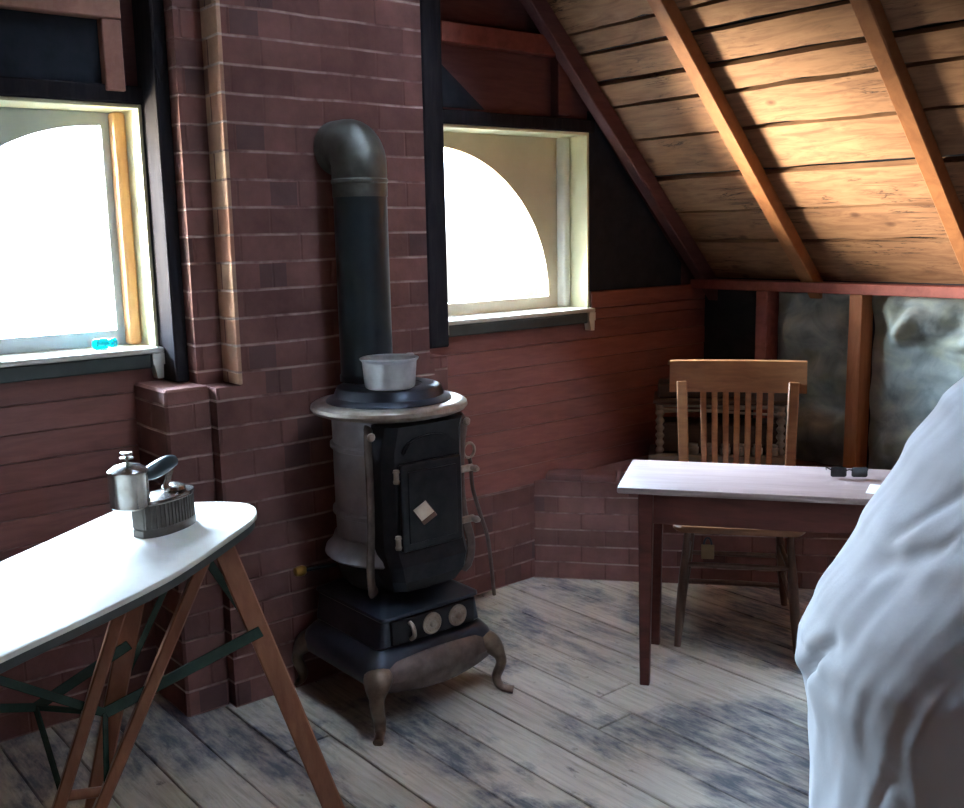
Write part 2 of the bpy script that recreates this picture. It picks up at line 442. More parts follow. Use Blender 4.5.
# framing on the gable
def piece(name, label, cat, mat, fn, bev=.004):
    bm = B(); fn(bm); return S(fin(bm, name, mat), label, cat)
piece('trim_4', 'reddish horizontal rail above the window right of the chimney', 'timber', 'oldwood', lambda b: bx(b, 2.49, 3.17, 3.24, 3.30, 2.268, 2.345))
piece('trim_5', 'short upright stud between the upper rail and the right hand window head', 'timber', 'gable', lambda b: bx(b, 3.12, 3.19, 3.25, 3.30, 2.03, 2.268))
piece('trim_6', 'pinkish horizontal rail above the window left of the chimney', 'timber', 'rail', lambda b: bx(b, .1, 1.25, 3.245, 3.30, 2.215, 2.285))
piece('trim_7', 'short pinkish stud above the corner of the left window', 'timber', 'rail', lambda b: bx(b, 1.19, 1.25, 3.25, 3.30, 2.0, 2.213))
piece('trim_8', 'dark weathered post between brick chimney and right window', 'post', 'darkwood', lambda b: bx(b, 2.385, 2.482, 3.225, 3.30, 1.09, 3.25, .006))
piece('trim_14', 'dark weathered post between the left window and the brick chimney', 'post', 'darkwood', lambda b: bx(b, 1.306, 1.352, 3.15, 3.30, 1.081, 3.25, .006))
piece('trim_9', 'black building paper patch right of the right window', 'paper', 'tarpaper', lambda b: prism(b, [(3.34, 1.264), (3.98, 1.264), (3.98, 1.37), (3.34, 2.06)], 3.285, 3.301))
piece('trim_13', 'dark blue building paper between rail and left window head', 'paper', 'tarpaper', lambda b: bx(b, .0, 1.19, 3.288, 3.301, 2.022, 2.214, 0))
piece('trim_10', 'black triangular sheet standing for the dark gap above the right hand window head', 'paper', 'tarpaper', lambda b: prism(b, [(2.50, 2.032), (2.74, 2.032), (2.50, 2.21)], 3.288, 3.301))  # dark sheet added to stand for the shaded gap behind the boards

# windows with quarter round sashes
def window(n, x0, x1, arc_c, arc_r, sgn, label):
    z0, z1 = W['z0'], W['z1']
    w = thing('window_%d' % n, label, 'window', (x0, GY, z0), 0, None, 'structure')
    mw = mat_of((x0, GY, z0))
    f = lambda b, nm, m, **k: fin(b, nm, m, w, mw, **k)
    b = B()   # jamb lining
    bx(b, x0, x0+.012, 3.272, 3.47, z0, z1, .002); bx(b, x1-.012, x1, 3.272, 3.47, z0, z1, .002); bx(b, x0+.012, x1-.012, 3.272, 3.47, z1-.012, z1, .002)
    f(b, 'jamb_lining', 'cream')
    b = B(); bx(b, x0-.03, x1+.03, 3.262, 3.305, z1+.001, z1+.055, .004); f(b, 'head_board', 'darkwood')
    b = B(); bx(b, x0-.005, x1+.004, 3.235, 3.46, z0-.012, z0+.006, .004); f(b, 'sill_board', 'white')
    b = B(); bx(b, x0-.0, x1-.04, 3.24, 3.30, z0-.06, z0-.013, .004); f(b, 'sill_apron', 'sill')
    for sx in ((x1-.038, x1+.003), (x0-.003, x0+.038)):
        b = B(); prism(b, [(sx[0], z0-.013), (sx[1], z0-.013), (sx[1], z0-.05), (sx[1]-.006, z0-.05), (sx[1]-.008, z0-.095), (sx[0]+.012, z0-.095), (sx[0]+.004, z0-.05), (sx[0], z0-.05)], 3.236, 3.285)
        f(b, 'sill_bracket', 'white', smooth=False)
    # round bead strip beside sash
    b = B(); xb = x1-.032; bx(b, xb-.022, xb+.018, 3.375, 3.44, z0+.007, z1-.013, .012, 3); f(b, 'stop_bead', 'rawstrip' if n == 1 else 'white')
    b = B(); xb = x0+.03; bx(b, xb-.018, xb+.022, 3.375, 3.44, z0+.007, z1-.013, .012, 3); f(b, 'stop_bead', 'white')
    # spandrel panel with the quarter round cut out
    cx_, cz = arc_c; b = B()
    N = 40; arc = [(cx_+sgn*arc_r*math.sin(PI/2*k/N), cz+arc_r*math.cos(PI/2*k/N)) for k in range(N+1)]   # from top to side
    xo, xi = (x1-.03, x0+.03) if sgn > 0 else (x0+.03, x1-.03)
    zt, zb = z1-.013, z0+.007
    ya, yb = 3.425, 3.455
    # build as strips: arc to outer boundary
    outer = []
    for k, (ax, az) in enumerate(arc):
        t = k/N
        outer.append((cx_+(xo-cx_)*min(1, 2*t), zt) if t <= .5 else (xo, zt+(cz-zt)*(2*t-1)))
    A = [[b.verts.new(V((p[0], y, p[1]))) for p in arc] for y in (ya, yb)]
    O_ = [[b.verts.new(V((p[0], y, p[1]))) for p in outer] for y in (ya, yb)]
    for k in range(N):
        b.faces.new((A[0][k], A[0][k+1], O_[0][k+1], O_[0][k])); b.faces.new((A[1][k], A[1][k+1], O_[1][k+1], O_[1][k]))
        b.faces.new((A[0][k], A[0][k+1], A[1][k+1], A[1][k])); b.faces.new((O_[0][k], O_[0][k+1], O_[1][k+1], O_[1][k]))
    xx = sorted((xi, cx_)); bx(b, xx[0], xx[1], ya, yb, zb, zt, 0)
    xx = sorted((cx_, xo)); bx(b, xx[0], xx[1], ya, yb, zb, cz, 0)
    f(b, 'sash', 'greysash' if n == 1 else 'beige', angle=30)
    b = B(); poly = [(cx_, cz)]+[(cx_+sgn*(arc_r+.006)*math.sin(PI/2*k/N), cz+(arc_r+.006)*math.cos(PI/2*k/N)) for k in range(N+1)]
    prism(b, poly, 3.437, 3.441); f(b, 'pane', 'glass', smooth=False)
    return w
window(1, W1[0], W1[1], (1.224, 1.243), .668, -1, 'left window with quarter round pane beside brick chimney')
window(2, W2[0], W2[1], (2.565, 1.245), .651, 1, 'right window with quarter round pane and pale spandrel')

# brick chimney with recessed flank and widened base
bm = B()
bx(bm, 1.445, 2.20, 2.98, 3.30, 1.075, 4.05, 0)
bx(bm, 1.350, 1.445, 3.09, 3.30, 1.075, 4.05, 0)
bx(bm, 1.36, 2.22, 2.98, 3.30, -.03, 1.075, 0)
bx(bm, 2.22, 2.345, 3.06, 3.30, -.03, 1.08, .006)
bx(bm, 1.21, 1.36, 3.02, 3.30, -.03, 1.08, .008)
S(fin(bm, 'wall_chimney', 'brick', smooth=False), 'red brick chimney breast between the two windows', 'chimney')

bm = B(); bx(bm, 1.436, 1.452, 2.974, 3.088, 1.078, 4.0, .005, 2)  # thin slab whose pale colour paints the window light on this side face
S(fin(bm, 'trim_15', 'quoin'), 'bare brick corner of the chimney breast in alternating tan and red, window light painted in', 'brick corner')

# brick ledge across the corner, parallel to the table
ang = math.atan2(-.77, .64)
bm = B()
d = V((.64, -.77)); 
def loc2(p):  # world xy -> ledge local
    q = V((p[0]-2.96, p[1]-3.26)); c, s = math.cos(-ang), math.sin(-ang); return (q.x*c-q.y*s, q.x*s+q.y*c)
poly = [loc2(p) for p in ((2.96, 3.26), (KX+.05, 3.26), (KX+.05, 3.26-1.197*.77/.64-.06))]
prism(bm, poly, -.03, .445, 'XY')
o = fin(bm, 'wall_ledge', 'brickledge', smooth=False); o.location = (2.96, 3.26, 0); o.rotation_euler = (0, 0, ang)
S(o, 'low red brick ledge across the corner behind the table', 'ledge')
bm = B()
for (t0, t1, hh) in ((.05, .36, .03), (.38, .52, .05), (.55, .95, .028)):
    p = V((2.96, 3.26))+d*(t0+t1)/2+V((.77, .64))*.075
    box(bm, (p.x, p.y, .445+hh/2), (t1-t0, .12, hh), Matrix.Rotation(ang+random.uniform(-.05, .05), 3, 'Z'), .008, 2)
S(fin(bm, 'trim_11', 'brick'), 'loose course of bricks along the ledge edge', 'bricks')

# knee wall on the right
bm = B(); bx(bm, KX, KX+.08, REAR-.1, GY+.1, -.05, 1.36, 0)
S(fin(bm, 'wall_right', 'tarpaper', smooth=False), 'dark knee wall under the sloping roof boards', 'wall')
piece('trim_12', 'reddish plate along the top of the knee wall', 'plate', 'oldwood', lambda b: bx(b, 4.045, KX+.02, REAR, GY-.0, 1.242, 1.288))
def stud(y, w, label, mat='stud'):
    piece('stud', label, 'stud', mat, lambda b: bx(b, 4.06, KX, y-w/2, y+w/2, .446 if y > 1.9 else 0, 1.24))
stud(2.385, .062, 'orange pine stud between the two grey quilted blankets')
stud(2.868, .062, 'reddish stud behind the chair left of the first grey blanket', 'oldwood')
stud(1.63, .062, 'pine stud hidden behind the person, right of the crumpled blanket')
stud(.9, .062, 'pine stud on the knee wall beside the person')

# rest of the shell
bm = B(); bx(bm, LX-.08, LX, REAR-.1, GY+.1, -.05, 1.36, 0)
S(fin(bm, 'wall_left', 'siding', smooth=False), 'low knee wall on the side away from the table', 'wall')
bm = B()
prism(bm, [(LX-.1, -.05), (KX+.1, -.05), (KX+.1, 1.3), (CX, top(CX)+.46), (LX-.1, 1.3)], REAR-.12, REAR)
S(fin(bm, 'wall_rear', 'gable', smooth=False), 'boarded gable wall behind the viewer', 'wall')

# ------------------------------------------------------------------ blankets on the knee wall
def blanket(name, y0, y1, z0, z1, label, crumple, seed):
    bm = B(); ny, nz = 60, 90; rows = []
    for j in range(nz+1):
        t = j/nz; z = z0+(z1-z0)*t; row = []
        for i in range(ny+1):
            s = i/ny; y = y0+(y1-y0)*s
            edge = min(1, 6*min(s, 1-s))*min(1, 8*min(t, 1-t))
            d = .035+.02*noise.noise(V((y*3, z*3, seed)))
            # sagging horizontal tucks
            d += .020*math.sin(z*24+2.2*noise.noise(V((y*2, z*1.5, seed+3))))*(.4+.6*(1-crumple))
            d += .012*noise.noise(V((y*9, z*14, seed+9)))+.010*(1-abs(noise.noise(V((y*5, z*11, seed+20))))*2.2)
            if crumple and t > .70:
                q = min(1, (t-.70)/.08); d += q*(.05+.05*noise.noise(V((y*7, z*7, seed+5)))+.045*math.sin(y*23+z*14+3*noise.noise(V((y*5, z*6, seed+1)))))
            y_ = y+.012*noise.noise(V((z*7, s*2, seed+7)))
            z_ = z+.02*noise.noise(V((y*5, s*3, seed+11)))*(1 if .05 < t < .95 else .6)
            row.append(V((KX-.006-max(.004, d*max(edge, .12)), y_, z_)))
        rows.append(row)
    back = [[V((KX-.004, p.y, p.z)) for p in r] for r in rows]
    vr = [[bm.verts.new(p) for p in r] for r in rows]; vb = [[bm.verts.new(p) for p in r] for r in back]
    for g, fl in ((vr, 0), (vb, 1)):
        for j in range(nz):
            for i in range(ny): bm.faces.new((g[j][i], g[j][i+1], g[j+1][i+1], g[j+1][i]))
    for i in range(ny):
        bm.faces.new((vr[0][i], vb[0][i], vb[0][i+1], vr[0][i+1])); bm.faces.new((vr[nz][i], vr[nz][i+1], vb[nz][i+1], vb[nz][i]))
    for j in range(nz):
        bm.faces.new((vr[j][0], vr[j+1][0], vb[j+1][0], vb[j][0])); bm.faces.new((vr[j][ny], vb[j][ny], vb[j+1][ny], vr[j+1][ny]))
    return tag(fin(bm, name, 'quilt', angle=180), label, 'blanket')
blanket('insulation_blanket', 2.425, 2.83, .4465, 1.235, 'grey green quilted blanket on the wall right behind the chair back', 0, 1.0)
blanket('insulation_blanket', 1.68, 2.345, .4465, 1.262, 'grey blanket with crumpled rolled top, right of the orange stud', 1, 5.0)

# ------------------------------------------------------------------ stove
SX, SY = 1.845, 2.73
st = thing('stove', 'black cast iron parlour stove with nickel trim before the brick chimney', 'stove', (SX, SY, 0))
P = lambda b, n, m, par=st, **k: fin(b, n, m, par, **k)
b = B()      # flared skirt
loft(b, [rrect(0, 0, hx, hy, .05, z) for hx, hy, z in ((.215, .20, .150), (.243, .222, .152), (.252, .230, .172), (.252, .230, .20), (.243, .222, .225), (.226, .206, .246), (.205, .186, .258), (.20, .18, .26))])
base = P(b, 'base_skirt', 'ironblue')
b = B()      # bulged front apron
rows = []
for z, d in ((.128, -.222), (.135, -.250), (.165, -.266), (.195, -.258), (.222, -.238), (.23, -.215)):
    rows.append([V((x*.225, d+.03*x*x, z-.02*(1-x*x)*(1 if z < .15 else 0))) for x in [-1+2*i/20 for i in range(21)]])
back_ = [[V((p.x, -.19, p.z)) for p in r] for r in (rows[0], rows[-1])]
allr = [back_[0]]+rows+[back_[1]]
vv = [[b.verts.new(p) for p in r] for r in allr]
for a, c in zip(vv, vv[1:]+vv[:1]):
    for i in range(20): b.faces.new((a[i], a[i+1], c[i+1], c[i]))
b.faces.new([r[0] for r in vv]); b.faces.new([r[-1] for r in vv][::-1])
P(b, 'front_apron', 'rust')
b = B()      # ash box with hipped top
loft(b, [rrect(0, 0, hx, hy, .02, z) for hx, hy, z in ((.198, .178, .250), (.205, .195, .262), (.198, .205, .27), (.188, .20, .345), (.195, .207, .352), (.195, .207, .362), (.18, .185, .372), (.135, .135, .40), (.12, .12, .402))])
ash = P(b, 'ash_box', 'ironblue')
b = B(); bx(b, -.165, .165, -.216, -.196, .268, .348, .006, 2)
ad = P(b, 'ash_door', 'iron')
for x in (-.012, .092):
    b = B(); lathe(b, [(.0, .0), (.036, 0), (.036, .004), (.030, .007), (.028, .005), (.012, .006), (.010, .016), (.006, .019), (0, .02)], (0, 0, 0), 32, 'Y')
    for k in range(6):
        a = 2*PI*k/6; box(b, (.022*math.cos(a), -.007, .022*math.sin(a)), (.006, .004, .006), None, .001)
    for v in b.verts: v.co += V((x, -.216, .308))
    tag(P(b, 'draft_dial', 'nickel'), 'round nickel draft dial with slots')
b = B(); tube(b, curve([(-.10, -.218, .335), (-.10, -.236, .325), (-.095, -.236, .295), (-.098, -.22, .278)], 8), .007, 10); tag(P(b, 'latch', 'nickel'), 'small nickel latch')
for sx in (-1, 1):
    for sy in (-1, 1):
        b = B()
        pts = curve([(sx*.17, sy*.16, .19), (sx*.225, sy*.215, .175), (sx*.252, sy*.245, .115), (sx*.238, sy*.236, .055), (sx*.247, sy*.25, .022), (sx*.275, sy*.28, .012)], 10)
        n = len(pts); rad = []
        for i in range(n):
            t = i/(n-1); rad.append(.030+.020*math.sin(min(1, t/.35)*PI)-.016*t if t < .8 else .016+.004*(t-.8))
        tube(b, pts, rad, 16, .8)
        for v in b.verts: v.co.z = max(v.co.z, 0.0)
        tag(P(b, 'leg', 'legnickel'), 'curved nickel cabriole leg')
b = B(); lathe(b, [(0, .398), (.13, .398), (.158, .408), (.182, .44), (.19, .48), (.18, .53), (.15, .56), (0, .56)]); P(b, 'fire_pot', 'iron')
b = B(); lathe(b, [(.16, .505), (.222, .507), (.230, .515), (.226, .53), (.205, .55), (.196, .575), (.188, .577), (.16, .577)]); P(b, 'flared_collar', 'sheet')
b = B(); prof = [(.10, .545), (.186, .55)]
for z in (.655, .872): prof += [(.189, z-.012), (.198, z-.006), (.198, z+.006), (.189, z+.012)]
prof += [(.19, .965), (.20, .972), (.20, .978), (.1, .978)]
lathe(b, prof, n=64); P(b, 'barrel', 'sheet')
b = B()   # front casting: curved shield
rows = []
for z, w_, y in ((.415, .10, -.172), (.43, .125, -.205), (.47, .145, -.226), (.52, .155, -.228), (.56, .157, -.21), (.6, .156, -.204), (.88, .156, -.204), (.93, .15, -.212), (.962, .15, -.222), (.966, .14, -.21)):
    rows.append([V((w_, -.05, z)), V((w_, y+.03, z)), V((w_-.03, y, z)), V((0, y-.006, z)), V((-w_+.03, y, z)), V((-w_, y+.03, z)), V((-w_, -.05, z))])
loft(b, rows); P(b, 'front_casting', 'iron', angle=25)
b = B(); bx(b, -.118, .118, -.226, -.205, .565, .845, .012, 3)
bx(b, -.095, .095, -.231, -.22, .59, .82, .008, 2)
door = P(b, 'door', 'iron')
b = B()
arcp = [(.105*math.cos(PI*k/16), .872+.055*math.sin(PI*k/16)) for k in range(17)]
prism(b, arcp, -.222, -.203); bmesh.ops.bevel(b, geom=list(b.edges), offset=.005, segments=2, affect='EDGES'); P(b, 'arched_panel', 'iron')
# diamond block on the door
b = B(); box(b, (0, 0, 0), (.052, .030, .052), Matrix.Rotation(PI/4, 3, 'Y') , .002)
for v in b.verts: v.co = Matrix.Rotation(-.95, 3, 'Z') @ (Matrix.Rotation(-.62, 3, 'X') @ v.co) + V((-.052, -.252, .69))
for f_ in b.faces: pass
o = P(b, 'diamond_block', ['browntile', 'creamtile'], door, smooth=False)
for p in o.data.polygons:
    if p.normal.dot(V((-.66, -.47, .58)).normalized()) > .9: p.material_index = 1
tag(o, 'cream faced diamond shaped block')
for (x, z) in ((-.13, .60), (-.13, .81)):
    b = B(); lathe(b, [(0, -.022), (.009, -.022), (.011, -.014), (.009, -.01), (.009, .01), (.011, .014), (.009, .022), (0, .022)], (x, -.216, z), 16); tag(P(b, 'hinge', 'nickel', door), 'nickel hinge pin')
for z in (.62, .79):
    b = B(); bx(b, .125, .178, -.214, -.204, z-.012, z+.012, .004); lathe(b, [(0, 0), (.008, 0), (.012, .02), (.007, .034), (0, .035)], (.17, -.21, z), 14, 'Y'); tag(P(b, 'door_latch', 'nickel', door), 'nickel door latch')
for sx in (-1, 1):   # S-curved nickel side rails
    b = B(); pts = curve([(sx*.168, -.130, .955), (sx*.186, -.150, .93), (sx*.180, -.142, .84), (sx*.178, -.14, .72), (sx*.184, -.146, .62), (sx*.20, -.160, .53), (sx*.196, -.156, .46), (sx*.178, -.14, .425)], 10)
    tube(b, pts, [.016 if 6 < i < len(pts)-8 else .019 for i in range(len(pts))], 12, .45, (0, 1, 0))
    r_ = tag(P(b, 'side_rail', 'rust'), 'curved tarnished nickel side rail')
    b = B(); lathe(b, [(0, 0), (.012, 0), (.014, .006), (.009, .012), (0, .014)], (sx*.186, -.166, .935), 16, 'Y'); P(b, 'rosette', 'nickel', r_)
b = B()      # top ring
lathe(b, [(.19, .978), (.232, .976), (.248, .982), (.256, .992), (.254, 1.003), (.244, 1.010), (.228, 1.012), (.19, 1.014), (.185, .996)], n=72); P(b, 'top_ring', 'nickel')
b = B(); lathe(b, [(0, .99), (.205, .995), (.205, 1.016), (.198, 1.022), (.18, 1.03), (.172, 1.05), (.168, 1.058), (.16, 1.062), (.11, 1.063), (.108, 1.060), (.104, 1.063), (0, 1.063)], n=64); P(b, 'dome_top', 'ironblue')
b = B(); tube(b, [(-.15, .13, .45), (-.22, .16, .445), (-.245, .168, .443)], .006, 10)
kn = P(b, 'shaker_rod', 'iron')
b = B(); lathe(b, [(0, -.02), (.014, -.018), (.018, -.006), (.018, .01), (.012, .02), (0, .022)], (-.262, .176, .442), 16, 'X'); tag(P(b, 'knob', 'brass', kn), 'yellow brass knob')

sp = thing('stove_pipe', 'black stove pipe with grey elbow entering the brick chimney', 'stove pipe', (SX-.002, 2.852, 1.063))
Q = lambda b, n, m, **k: fin(b, n, m, sp, **k)
b = B(); lathe(b, [(.088, .0), (.0905, .0), (.0905, .02), (.087, .024), (.087, .635), (.08, .635)], n=48); Q(b, 'pipe', 'pipe')
b = B(); tube(b, [(.087, .012, .0), (.087, .012, .62)], .004, 8); Q(b, 'pipe_seam', 'galv')
b = B(); pts = [(0, 0, .63), (0, 0, .70)]+[(0, .062-.062*math.cos(a), .70+.062*math.sin(a)) for a in [PI/2*k/10 for k in range(1, 11)]]+[(0, .135, .762)]
pts = [V(p) for p in pts]; pts[0].z = .60
rings = []
for i, p in enumerate(pts):
    t_ = (pts[min(i+1, len(pts)-1)]-pts[max(i-1, 0)]).normalized(); x_ = V((1, 0, 0)); y_ = t_.cross(x_)
    rings.append([p+x_*math.cos(2*PI*k/48)*.0895+y_*math.sin(2*PI*k/48)*.0895 for k in range(48)])
loft(b, rings); Q(b, 'elbow', 'galv', angle=60)
b = B(); lathe(b, [(.0895, .642), (.0925, .645), (.0925, .655), (.0895, .658)], n=48); Q(b, 'seam_ring', 'galv')

b = B()
pt = thing('saucepan', 'small dull aluminium pan sitting on the stove top', 'pan', (1.795, 2.648, 1.0635))
lathe(b, [(0, 0), (.070, 0), (.077, .004), (.080, .012), (.086, .085), (.092, .092), (.094, .096), (.090, .098), (.083, .094), (.077, .012), (.072, .008), (0, .008)], n=48)
fin(b, 'pan_body', 'alu', pt)
b = B(); tube(b, curve([(.086, .03, .088), (.10, .036, .094), (.118, .042, .093)], 6), [.010]*13, 10, .5); fin(b, 'pour_lip', 'alu', pt)

# wire poker leaning by the stove
b = B(); tube(b, curve([(2.46, 3.09, .66), (2.475, 3.10, .63), (2.50, 3.12, .52), (2.545, 3.13, .40), (2.60, 3.15, .27), (2.66, 3.19, .012)], 8), .0085, 10)
pk = thing('poker', 'thin iron poker leaning right of the stove by the brick wall', 'poker', (2.66, 3.19, 0)); mwp = mat_of((2.66, 3.19, 0))
fin(b, 'rod', 'rust', pk, mwp)
b = B(); tube(b, [V((2.46, 3.09, .66))+V((0, -.0, .0))+V((.028*math.sin(a), 0, .03-.03*math.cos(a)+.01*0)) for a in [2*PI*k/20 for k in range(21)]], .006, 8); fin(b, 'ring_handle', 'nickel', pk, mwp)

# ------------------------------------------------------------------ ironing board
ib = thing('ironing_board', 'wooden ironing board with white top and green metal braces', 'ironing board', (.7, 2.3, 0)); mwi = mat_of((.7, 2.3, 0))
I = lambda b, n, m, par=ib, **k: fin(b, n, m, par, mwi, **k)
near = [(-.30, 1.50), (0.0, 1.655), (.414, 1.87), (.58, 1.952), (.758, 2.048), (.88, 2.130), (1.10, 2.312), (1.175, 2.385)]
nose = [(1.205, 2.435), (1.222, 2.487), (1.215, 2.535), (1.18, 2.585)]
far = [(1.109, 2.645), (1.04, 2.700), (.969, 2.722), (.90, 2.690), (.73, 2.566), (.56, 2.445), (.15, 2.155), (-.35, 1.80)]
outl = near+nose+far+[(-.41, 1.72), (-.40, 1.58)]
ring = [V((p[0], p[1], 0)) for p in outl]
fine = []
pp = curve([(p[0], p[1], 0) for p in outl+[outl[0]]], 5)[:-1]
cen = V((.45, 2.15, 0))
def offs(k, z): return [V((p.x, p.y, z))+(cen-p).normalized()*k*V((1, 1, 0)).length*.7 for p in pp]
b = B(); loft(b, [offs(.004, .806), offs(0, .808), offs(0, .818), offs(.004, .8205)]); I(b, 'board_top', 'boardtop', angle=50)
b = B(); loft(b, [offs(.012, .784), offs(.010, .786), offs(.008, .8055), offs(.012, .8058)]); tag(I(b, 'under_frame', 'sill', angle=50), 'dark green edged underside')
LA = dict(A=((1.03, 2.345, .786), (.655, 2.44, 0)), B=((.845, 2.36, .786), (.592, 2.50, 0)), C=((.87, 2.38, .786), (.745, 2.585, 0)), D=((1.052, 2.33, .786), (1.262, 2.17, 0)))
for k, (p, q) in LA.items():
    b = B(); bar(b, q, p, .055 if k == 'D' else .05, .024 if k in 'CD' else .03, (.93, -.37, 0) if k in 'AB' else (.3, 1, .0), .004)
    for v in b.verts: v.co.z = max(v.co.z, 0)
    I(b, 'leg', 'leg')
lerp = lambda k, z: V(LA[k][1]).lerp(V(LA[k][0]), z/.786)
def stay(p, q, w=.022): 
    b = B(); bar(b, p, q, .005, w, (0, 0, 1), .0015); I(b, 'brace', 'greenmetal')
R1, R2 = lerp('A', .19), lerp('B', .19)
b = B(); tube(b, [R1, R2], .013, 12); I(b, 'rung', 'leg')
N1, N2 = V((.762, 2.43, .388)), V((.628, 2.53, .41))
D1 = lerp('D', .555)+V((0, -.018, 0))
stay(D1, N1, .03); stay(N1, R1); stay(N2, R2); stay(N2, lerp('C', .55)+V((0, -.02, 0)), .026)
stay(N1, (.50, 2.46, .56)); stay(N2, (.40, 2.42, .52)); stay((1.0, 2.36, .785), lerp('D', .53)); stay((1.0, 2.42, .785), (.83, 2.47, .44), .016)
stay((.78, 2.45, .785), lerp('C', .58)+V((-.02, 0, 0)), .016); stay((.50, 2.46, .56), (.36, 2.2, .785)); stay((.40, 2.42, .52), (.30, 2.15, .785))
stay(N1, N2, .016)

# fuel clothes iron on the board
rzI = math.atan2(.364, .93)
ci = thing('clothes_iron', 'old nickel clothes iron with round fuel tank on the ironing board', 'iron', (.955, 2.438, .8205), rzI)
ci.scale = (.98, 1.08, 1.12)
K = lambda b, n, m, par=ci, **k: fin(b, n, m, par, **k)
def soleout(s, z, w=.043):
    out = []
    for i in range(20):
        t = i/19; x = -.092+.19*t; y = w*math.sqrt(max(0, 1-max(0, (t-.4)/.6)**2-.86*max(0, (.4-t)/.4)**2))
        out.append((x, y))
    p = [V((x*s, -y*s, z)) for x, y in out]+[V((x*s, y*s, z)) for x, y in out[::-1][1:]]
    return p
b = B(); loft(b, [soleout(1.0, 0), soleout(1.0, .016), soleout(.98, .018)]); K(b, 'sole_plate', 'steel', angle=40)
b = B()
loft(b, [soleout(.97, .018), soleout(.95, .072)])
# vertical ribs along the flanks
for i in range(15):
    t = .02+i*.062; x = (-.092+.19*t)*.96; y = .043*math.sqrt(max(0, 1-max(0, (t-.4)/.6)**2-.86*max(0, (.4-t)/.4)**2))*.96
    for s_ in (-1, 1): bx(b, x-.0022, x+.0022, s_*y-.003, s_*y+.003, .019, .071, .001)
K(b, 'ribbed_body', 'steel', angle=40)
b = B(); loft(b, [soleout(1.02, .072), soleout(1.03, .075), soleout(1.0, .081), soleout(.5, .087)]); K(b, 'cover_plate', 'chrome', angle=40)
b = B(); lathe(b, [(0, .086), (.03, .087), (.028, .094), (.014, .099), (0, .1)], (.035, 0, 0), 24); K(b, 'burner_cap', 'chrome')
b = B(); lathe(b, [(0, .070), (.042, .070), (.045, .074), (.045, .146), (.047, .149), (.047, .153), (.041, .157), (.03, .164), (.012, .168), (.004, .17), (.004, .178), (.016, .179), (.016, .182), (.004, .183), (.004, .188), (.014, .189), (.014, .193), (0, .194)], (-.098, .012, 0), 40)
tag(K(b, 'fuel_tank', 'chrome'), 'round nickel fuel tank with filler cap')
b = B(); tube(b, [(-.098, .012, .10), (-.05, .004, .092)], .012, 12); K(b, 'tank_arm', 'chrome')
b = B(); hp = curve([(-.06, 0, .136), (-.035, 0, .138), (-.005, 0, .143), (.025, 0, .149), (.045, 0, .150)], 6)
tube(b, hp, [.012+.007*math.sin(PI*i/(len(hp)-1)) for i in range(len(hp))], 16); tag(K(b, 'handle', 'greenhandle'), 'dark green grip')
b = B(); bar(b, (.005, 0, .09), (.036, 0, .143), .018, .004, (0, 1, 0), .001); K(b, 'handle_strut', 'chrome')
b = B(); bar(b, (-.056, 0, .085), (-.056, 0, .132), .016, .004, (0, 1, 0), .001); K(b, 'handle_strut', 'chrome')

# turquoise jar lying on the sill
tj = thing('jar', 'small turquoise glass jar lying on the left window sill', 'jar', (1.14, 3.325, 1.1925), .25)
b = B(); lathe(b, [(0, -.032), (.015, -.032), (.018, -.028), (.018, .008), (.012, .016), (.012, .026), (.014, .028), (.014, .032), (0, .032)], (0, 0, .0185), 24, 'X'); fin(b, 'jar_body', 'turq', tj)
b = B(); lathe(b, [(0, .033), (.015, .033), (.015, .043), (0, .044)], (0, 0, .0185), 20, 'X'); fin(b, 'lid', 'turq', tj)

# ------------------------------------------------------------------ table
rzT = math.atan2(-.818, .575)
tb = thing('table', 'small dark red wooden table with pale worn top', 'table', (2.858, 2.003, 0), rzT)
Tm = lambda b, n, m, **k: fin(b, n, m, tb, **k)
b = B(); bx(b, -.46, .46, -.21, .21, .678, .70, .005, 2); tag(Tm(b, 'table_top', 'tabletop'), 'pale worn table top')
b = B()
bx(b, -.345, .345, -.19, -.17, .575, .677, .002); bx(b, -.345, .345, .17, .19, .575, .677, .002); bx(b, -.375, -.355, -.165, .165, .575, .677, .002); bx(b, .355, .375, -.165, .165, .575, .677, .002)
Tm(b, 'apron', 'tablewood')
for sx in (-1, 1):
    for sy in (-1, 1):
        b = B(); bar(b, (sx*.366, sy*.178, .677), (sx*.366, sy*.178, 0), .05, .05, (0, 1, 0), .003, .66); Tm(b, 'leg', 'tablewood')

gl = thing('eyeglasses', 'pair of small dark glasses lying on the table beside the person', 'glasses', (3.066, 1.80, .7003), rzT+.15)
G_ = lambda b, n, m, **k: fin(b, n, m, gl, **k)
for x in (-.034, .034):
    b = B(); loft(b, [[V((x+p.x, -.002-.003*k, .004+(p.y+.02)*.9)) for p in rrect(0, 0, .026, .019, .008, 0)] for k in (0, 1)]); G_(b, 'lens', 'black')
b = B(); tube(b, [(-.010, -.004, .028), (0, -.006, .031), (.010, -.004, .028)], .0025, 8); G_(b, 'bridge', 'black')
for x in (-1, 1):
    b = B(); tube(b, [(x*.061, 0, .03), (x*.064, .05, .026), (x*.05, .11, .0035)], .0025, 8); G_(b, 'temple', 'black')
b = B(); bx(b, -.09, .09, -.06, .06, 0, .0015, 0); o = fin(b, 'paper_sheet', 'paper'); o.location = (3.16, 1.795, .7002); o.rotation_euler = (0, 0, rzT-.2)
o.location = (3.02, 1.60, .7002)
tag(o, 'small white sheet of paper on the table end behind the person', 'paper')

